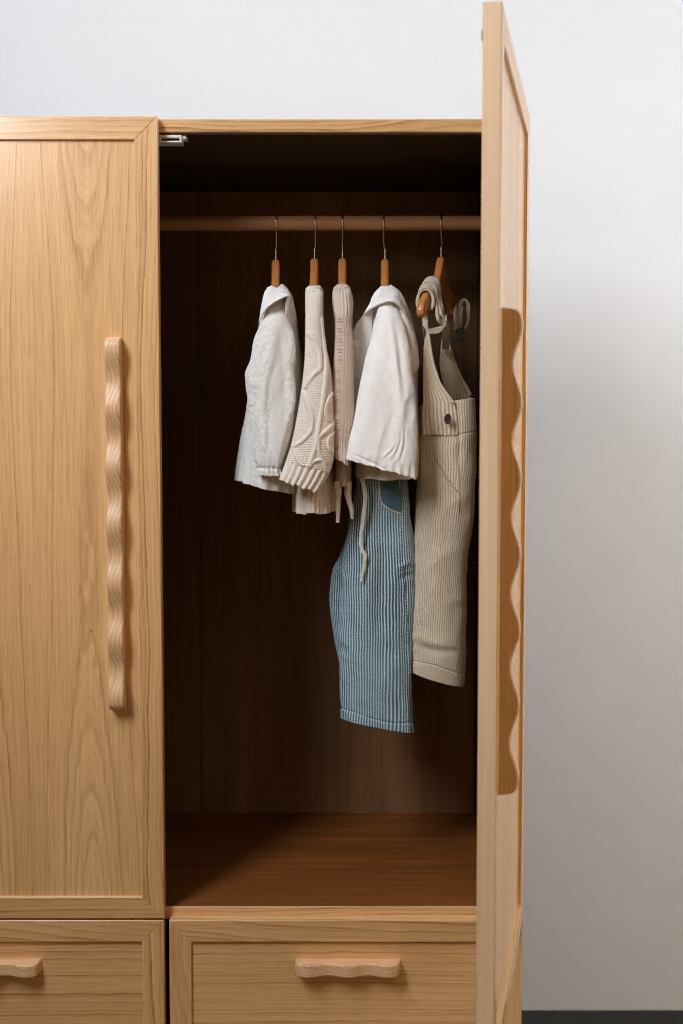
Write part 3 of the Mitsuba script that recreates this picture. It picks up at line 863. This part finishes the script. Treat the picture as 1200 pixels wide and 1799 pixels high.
def on_loft(L, pts, n=60, off=.0012):
    c = curve(pts, n)
    out = []
    for x, y in c:
        d = (L.PX - x) ** 2 + (L.PY - y) ** 2 + np.where(L.front > .02, 0, 1e6)
        i = np.unravel_index(np.argmin(d), d.shape)
        out.append(L.P[i] + L.n[i] * off)
    o = np.array(out)
    k = np.ones(5) / 5
    for j in range(3):
        o[2:-2, j] = np.convolve(o[:, j], k, 'valid')
    return o


put(g + '__pocket_seam', tube(on_loft(tl, [(667, 846), (668, 872), (672, 885), (684, 894.5), (704.5, 903.5)]), .0013, 8), 'bsdf_tape', smooth=True)
ds = curve([at(634, 838, .20), at(639, 852, .190), at(641.7, 874, .187), at(638, 910, .188), at(633.5, 958, .187), at(637, 968, .186), at(641.5, 978, .186), at(638, 1003, .186), at(635, 1021, .187)], 80)
wd = np.interp(np.linspace(0, 1, 80), [0, .3, .6, .66, .75, 1], [.0038, .0036, .0034, .0026, .0038, .0022])[:, None] * np.array([1, .15, 0])
rows = [np.array([p - w_, p + w_ * .0 + [0, -.0012, 0], p + w_]) for p, w_ in zip(ds, wd)]
put_sheet(g + '__drawstring', 'bsdf_tape', rows[::4] + [rows[-1]], .0014, 12)


# --- 6: corduroy dungarees
def cordu(L, per=.0047, amp=.0013):
    return amp * (np.abs(np.cos(np.pi * (L.Uc + .0006 * np.sin(L.V * 90)) / per)) - .5)


def d_dung(L):
    d = cordu(L) + .0035 * nz(L, 22, 7, 41) + wrinkle(L, 20, 18, 42, .0030, .3) + wrinkle(L, 14, 3, 45, .004)
    d = d + fold(L, [(800, 716), (805, 760), (803, 830)], 3, -.003) + fold(L, [(757, 772), (762, 800), (787, 842), (808, 868)], 1.5, -.0026) + fold(L, [(754, 775), (759, 803), (783, 845), (805, 871)], 3, .0016)
    d = d + fold(L, [(724, 1112), (760, 1128), (800, 1138)], 8, .0045) + fold(L, [(730, 1128), (770, 1143), (806, 1143)], 6, -.004) + fold(L, [(765, 960), (762, 1040), (745, 1100)], 10, .004)
    d = d + fold(L, [(765, 974), (822, 960)], 7, .0022) + fold(L, [(765, 1062), (818, 1050)], 8, .0022) + fold(L, [(792, 980), (797, 1110)], 7, -.0025) - .0016 * np.exp(-((L.PY - np.interp(L.PX, [720, 756, 804, 832], [764, 763, 764, 758])) / 1.3) ** 2)
    yh = np.interp(L.PX, [722, 767, 800, 812], [1177, 1186, 1198, 1201])
    return d - .0016 * np.exp(-((L.PY - yh + 17) / 1.3) ** 2)


def late():
    put('dungarees__pocket_seam', tube(on_loft(dl, [(757, 774), (762, 801), (772, 822), (787, 843), (808, 868)]), .0014, 8), 'bsdf_strap', smooth=True)
    put('dungarees__side_seam', tube(on_loft(dl, [(801, 716), (805, 758), (804, 800), (806, 850), (806, 900)]), .0009, 8), 'bsdf_strap', smooth=True)


hk, HA = hanger(775, 452, -20, 'rightmost wooden hanger, turned aside, holding the corduroy dungarees', .003, bar=True)
g = thing('dungarees', 'beige corduroy dungarees with a dark button, rightmost garment beside the open door', 'dungarees')
dl = Loft([(740, 712, 829.5, 700, .262, .082, 3.6), (738, 762, 832, 758, .262, .085, 3.4), (736, 830, 832, 826, .26, .085, 2.8), (732, 900, 831, 900, .258, .08), (728, 950, 824, 950, .256, .075), (725, 1010, 817.5, 1010, .255, .07), (723, 1080, 817, 1080, .255, .066),
           (722, 1140, 815, 1160, .255, .062), (721.5, 1176, 812, 1201, .255, .055, 2.6)], .00115, d_dung, open_top=True, wave=False, wavy=.010)
dl.put(g + '__leg', 'bsdf_cord')
late()


def d_bib(L):
    return cordu(L) + .002 * nz(L, 30, 10, 44)


bl = Loft([(747, 584, 754, 584, .196, .004), (745.5, 606, 757, 606, .192, .004), (744.5, 628, 761, 628, .188, .004), (744, 669, 774, 669, .184, .0045), (743, 690, 786, 690, .180, .005), (743, 708, 799, 708, .178, .0045), (742, 735, 804, 735, .177, .004), (742, 764, 805, 765, .178, .003)], .00115, d_bib, close_top=True)
bl.put(g + '__bib', 'bsdf_cord')
bb = Loft([(777, 596, 788, 596, .30, .004), (774.5, 618, 793, 618, .305, .004), (773, 638, 798, 635, .31, .004), (776, 662, 810, 660, .31, .004), (781, 684, 824, 684, .31, .004), (782, 720, 829, 715, .31, .004)], .00115, d_bib)
bb.put(g + '__bib', 'bsdf_cord', label='inside face of the back bib')
# bound edges of the bibs, the straps tied round the hanger, the button, the clip


def rope(key, pts, r, mat, n=50):
    p = np.array([at(*q) for q in pts])
    put(key, tube(curve(p, n), r, 12), mat, smooth=True)


rope(g + '__edging', [(752, 580, .194), (755, 606, .188), (759.5, 632, .183), (772, 672, .177), (786, 694, .173), (797, 708, .170)], .0028, 'bsdf_cord')
rope(g + '__edging', [(787, 596, .296), (796.5, 631, .303), (809, 661, .303), (827, 694, .303)], .003, 'bsdf_cord')


def band(key, pts, w, mat, seed=1, thick=.003):
    """A strap along 3-D points with its width across given per point as vectors."""
    rows = [[p - d, p, p + d] for p, d in zip(pts, w)]
    put_sheet(key, mat, rows, 1.7 * thick, seed)


arm = lambda t, z, x=0.0: (HA @ np.array([x, t, z, 1]))[:3]
# loop over the front arm: goes round the arm's section at t = -.10, as wide as the strap along the arm
ax = (HA[:3, :3] @ np.array([0, -1, -.55]))
ax /= np.linalg.norm(ax)
for w0, t0, sd in ((.0150, -.080, 1), (.0110, -.101, 2)):
    pts, ws = [], []
    for gg in np.linspace(-215, 40, 30):
        r = 1 + .16 * (sd == 1)
        c = arm(t0, -.089 + .52 * (t0 + .1))
        pts.append(c + r * (HA[:3, :3] @ np.array([.0155 * math.cos(math.radians(-gg)), 0, .0225 * math.sin(math.radians(-gg)) * 1.0])) * np.array([1, 1, 1]))
        ws.append(ax * w0)
    band(g + '__strap', pts, ws, 'bsdf_strap', sd)
knot = at(783, 562, .20)
band(g + '__strap', [arm(-.088, -.072, .016), arm(-.085, -.09, .0205), at(776, 548, .19), at(782, 566, .197), at(784, 582, .215), at(783, 600, .25), at(783, 612, .29)],
     [ax * .0095, ax * .0095, ax * .008, np.array([.0045, 0, .001]), np.array([.006, 0, 0]), np.array([.0065, 0, 0]), np.array([.0065, 0, 0])], 'bsdf_strap', 3)
band(g + '__strap', [arm(-.100, -.085, .015), arm(-.098, -.10, .019), at(770, 558, .185), at(778, 570, .195)], [ax * .006, ax * .006, ax * .006, ax * .004], 'bsdf_strap', 4)
band(g + '__strap', [at(745, 548, .19), at(747, 562, .205), at(748, 575, .2), at(750, 590, .195)], [np.array([.005, -.002, 0])] * 4, 'bsdf_strap', 5)
band(g + '__strap', [at(783, 560, .19), at(781, 572, .192), at(768, 580, .19), at(752, 582, .19)], [np.array([.0, 0, .006]), np.array([.003, 0, .005]), np.array([0, 0, .006]), np.array([0, 0, .005])], 'bsdf_strap', 6)
# loop and clip at the back arm
band(g + '__strap', [at(803, 578, .33), at(802, 556, .33), at(805, 538, .335), at(812, 528, .34), at(820, 538, .345), at(820, 554, .345), at(812, 580, .34)],
     [np.array([.0035, -.009, .001])] * 7, 'bsdf_strap', 7)
rope(g + '__strap', [(811, 574, .325), (810, 555, .322), (812, 540, .325)], .0032, 'bsdf_strap', 20)
clip = prism_mesh([(at(802, 577, .33)[0], at(802, 577, .33)[2]), (at(814, 577, .33)[0], at(814, 577, .33)[2]), (at(817, 598, .33)[0], at(817, 598, .33)[2]), (at(812, 601, .33)[0], at(812, 601, .33)[2]), (at(804, 597, .33)[0], at(804, 597, .33)[2])], .325, .338, .001)
put(g + '__clip', clip, 'bsdf_dark_metal')
rope(g + '__clip', [(741, 574, .195), (745, 584, .190), (743, 598, .192), (746, 606, .194)], .0028, 'bsdf_dark_metal', 24)
btn = trimesh.creation.cylinder(.0082, .003, sections=32)
rim = trimesh.creation.torus(.0072, .0016, major_sections=32, minor_sections=10)
rim.apply_translation([0, 0, .0015])
btn = trimesh.util.concatenate([btn, rim, trimesh.creation.icosphere(subdivisions=2, radius=.0018)])
btn.vertices[-1:] += 0
btn.apply_scale([.80, 1.12, 1])
btn.apply_transform(trimesh.transformations.rotation_matrix(math.pi / 2, [1, 0, 0]))
btn.apply_transform(trimesh.transformations.rotation_matrix(math.radians(12), [0, 0, 1]))
btn.apply_translation(at(786.4, 736, .160))
bsdf('bsdf_button', (.045, .032, .02), .3, .5)
put(g + '__button', btn, 'bsdf_button', smooth=40)
